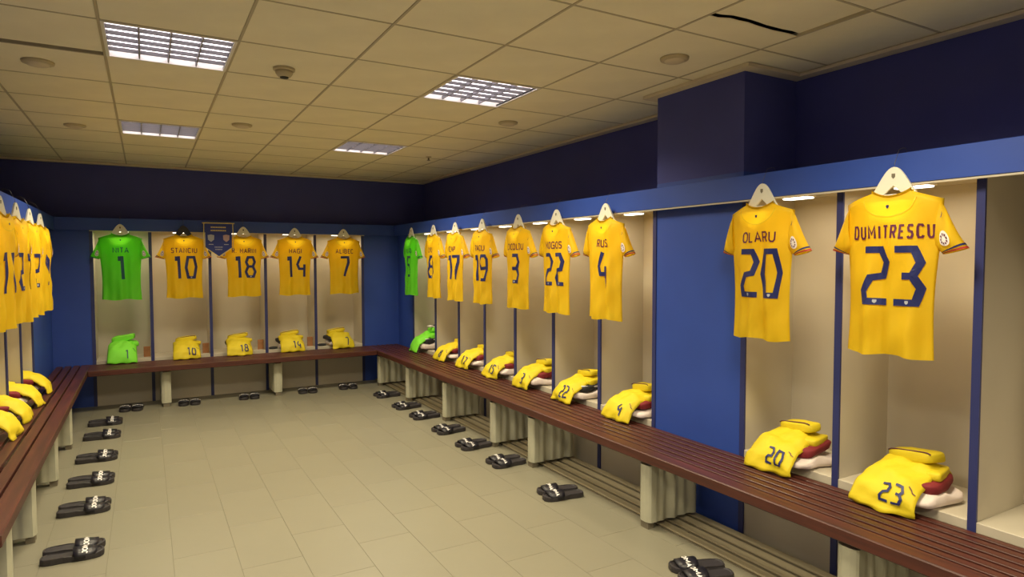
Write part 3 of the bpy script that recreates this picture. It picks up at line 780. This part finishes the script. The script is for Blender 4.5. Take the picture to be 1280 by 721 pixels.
# ---------------------------------------------------------------- pennant
p = thing('pennant', 'dark blue pointed pennant with gold cords and two crests on the back wall', 'pennant', (.718, 7.86, 1.958), 0)
W = .135
link('cloth', prism(bmesh.new(), [(-W, 0), (-W, -.27), (0, -.37), (W, -.27), (W, 0)], 0, .004), 'pblue', p)
link('rod', tube(bmesh.new(), [(-W-.03, .002, .004), (W+.03, .002, .004)], .006, 8), 'gold', p)
e = bmesh.new(); poly_strip(e, [(-W, -.27), (0, -.37), (W, -.27)], .010)
for v in e.verts: v.co = (v.co.x, -.0012, v.co.y)
link('fringe', e, 'gold', p)
for sx in (-1, 1):
    link('cord', tube(bmesh.new(), [(sx*(W+.012), 0, .004), (sx*(W+.014), 0, -.12), (sx*(W+.012), 0, -.30)], .005, 6), 'gold', p)
    sh = bmesh.new(); prism(sh, [(sx*.078-.033, -.13), (sx*.078-.03, -.18), (sx*.078, -.205), (sx*.078+.03, -.18), (sx*.078+.033, -.13), (sx*.078, -.122)], -.004, 0)
    link('crest', sh, 'grey' if sx < 0 else 'pink', p)['label'] = ('grey' if sx < 0 else 'pinkish')+' shield crest'
    link('small_print', B(sx*.078-.024, sx*.078+.024, -.0015, 0, -.236, -.228), 'grey', p)['label'] = 'line of tiny unreadable print'
for z, w_ in ((-.042, .078), (-.078, .080)):
    bm = bmesh.new(); n = 9
    for k in range(n): box(bm, -w_+k*2*w_/n, -w_+(k+.78)*2*w_/n, -.002, 0, z-.007, z+.007)
    link('print_line', bm, 'gold', p)['label'] = 'line of small gold print'
for z, w_ in ((-.262, .042), (-.288, .036)):
    bm = bmesh.new(); n = 7
    for k in range(n): box(bm, -w_+k*2*w_/n, -w_+(k+.7)*2*w_/n, -.002, 0, z-.005, z+.005)
    link('print_line', bm, 'grey', p)['label'] = 'line of small grey print'
link('hanging_loop', tube(bmesh.new(), [(-W-.02, .004, .006), (-.06, .08, .035), (.06, .08, .035), (W+.02, .004, .006)], .002, 6), 'wire', p)

# ---------------------------------------------------------------- slippers
def outline(k, n=18):
    """sole outline, toe at -y, length .28"""
    pts = []
    prof_ = [(-.14, 0), (-.137, .022), (-.125, .038), (-.10, .049), (-.06, .052), (-.01, .046), (.04, .040), (.09, .041), (.12, .036), (.136, .022), (.14, 0)]
    sg = k
    L1 = [(w_*1.0+(.004*sg if y < -.03 else 0), y) for y, w_ in prof_]; L2 = [(-w_*1.0+(.004*sg if y < -.03 else 0), y) for y, w_ in prof_[1:-1]][::-1]
    return L1+L2
def slipper(sg):
    t = thing('slipper', '', 'slipper')
    o = outline(sg)
    bm = bmesh.new(); R_ = []
    for s_, z in ((.96, 0), (1, .004), (1, .020), (.985, .026), (.93, .027), (.90, .022)):
        R_.append([bm.verts.new((x*s_, y*s_, z+(.006 if y > .03 and z > .01 else 0)+(.004 if y < -.12 and z > .01 else 0))) for x, y in o])
    for a, b in zip(R_, R_[1:]):
        for i in range(len(o)): bm.faces.new((a[i], a[(i+1) % len(o)], b[(i+1) % len(o)], b[i]))
    bm.faces.new(R_[0][::-1]); bm.faces.new(R_[-1]); bmesh.ops.recalc_face_normals(bm, faces=bm.faces)
    link('sole', bm, 'rubber', t)
    def sp(a, y, off=0.):
        r = 1-.10*max(0, (-y-.04))/.08
        return Vector(((.053*r+off)*(abs(math.cos(a))**.8*(1 if math.cos(a) > 0 else -1))+.004*sg, y, .014+(.038-.12*(-y-.045)*.9+off)*max(0, math.sin(a))**.6))
    bm = bmesh.new(); n, m = 16, 5; G = []
    for j in range(m+1):
        row = []
        for i in range(n+1):
            a = math.pi*i/n; y0 = -.098+.085*j/m; y = y0+(-.012 if j == 0 else (.010 if j == m else 0))*(math.sin(a))
            row.append(bm.verts.new(sp(a, y)))
        G.append(row)
    for j in range(m):
        for i in range(n): bm.faces.new((G[j][i], G[j][i+1], G[j+1][i+1], G[j+1][i]))
    bmesh.ops.recalc_face_normals(bm, faces=bm.faces); bmesh.ops.solidify(bm, geom=bm.faces[:], thickness=.006)
    st = link('strap', bm, 'strap', t, True)
    tb = name_bm('JOMA', .025, .2, .23, .32)
    ws = max(v.co.x for v in tb.verts)-min(v.co.x for v in tb.verts); k = .128/ws
    for v in tb.verts: v.co.x *= k
    link('strap_lettering', drape(tb, lambda a, b: sp(math.pi/2-a/.055, b-.056, .0035), 0, 0, .012), 'print', st)['label'] = 'white lettering across the strap'
    return t
S0 = {1: slipper(1), -1: slipper(-1)}; used = set()
def pair(side, x, y, rot, where, names, g_, toein=0., lift=None):
    base = {'back': 0., 'right': R(-90), 'left': R(90)}[side]
    for sg, nm in zip((-1, 1), names):
        t = S0[sg] if sg not in used else copy_tree(S0[sg]); used.add(sg)
        rz = base+R(rot); off = Vector((sg*.052, 0, 0)); off.rotate(Matrix.Rotation(rz, 3, 'Z'))
        t.location = (x+off.x, y+off.y, 0); t.rotation_euler = (0, 0, rz+R(toein*sg))
        t['label'] = '%s black slipper of the pair %s' % (nm, where); t['category'] = 'slipper'; t['group'] = g_
rs = [(2.36, 7.02, 0, 'nearest the back corner, below folded green jersey'), (2.355, 6.37, 2, 'below the folded jersey printed eight'), (2.36, 5.88, -2, 'below the folded jersey printed seventeen'),
      (2.35, 5.28, 2, 'below the folded jersey printed fifteen'), (2.335, 4.74, 0, 'below the folded jersey printed three'), (2.35, 4.215, -3, 'below the folded jersey printed twenty-two'),
      (2.335, 3.46, -14, 'below the folded jersey printed four'), (2.335, 2.225, -22, 'at the bottom edge of the picture, before the pillar')]
for x, y, r, l in rs: pair('right', x, y, r, l, ('farther', 'nearer'), 'slippers along the right bench', 2)
for (x, n_) in ((-.155, 1), (.385, 10), (.985, 18), (1.625, 14), (2.10, 7)):
    pair('back', x, 7.73, -6, 'on the floor below the back wall jersey bearing '+NW[str(n_)], ('left', 'right'), 'slippers along the back bench')
for (y, l) in ((7.155, 'farthest from the camera by the left bench'), (6.62, 'second farthest by the left bench'), (5.90, 'third farthest by the left bench'), (5.29, 'third nearest by the left bench'), (4.72, 'second nearest by the left bench'), (4.02, 'nearest the camera by the left bench')):
    pair('left', -.362, y, 0, l, ('nearer', 'farther'), 'slippers along the left bench')
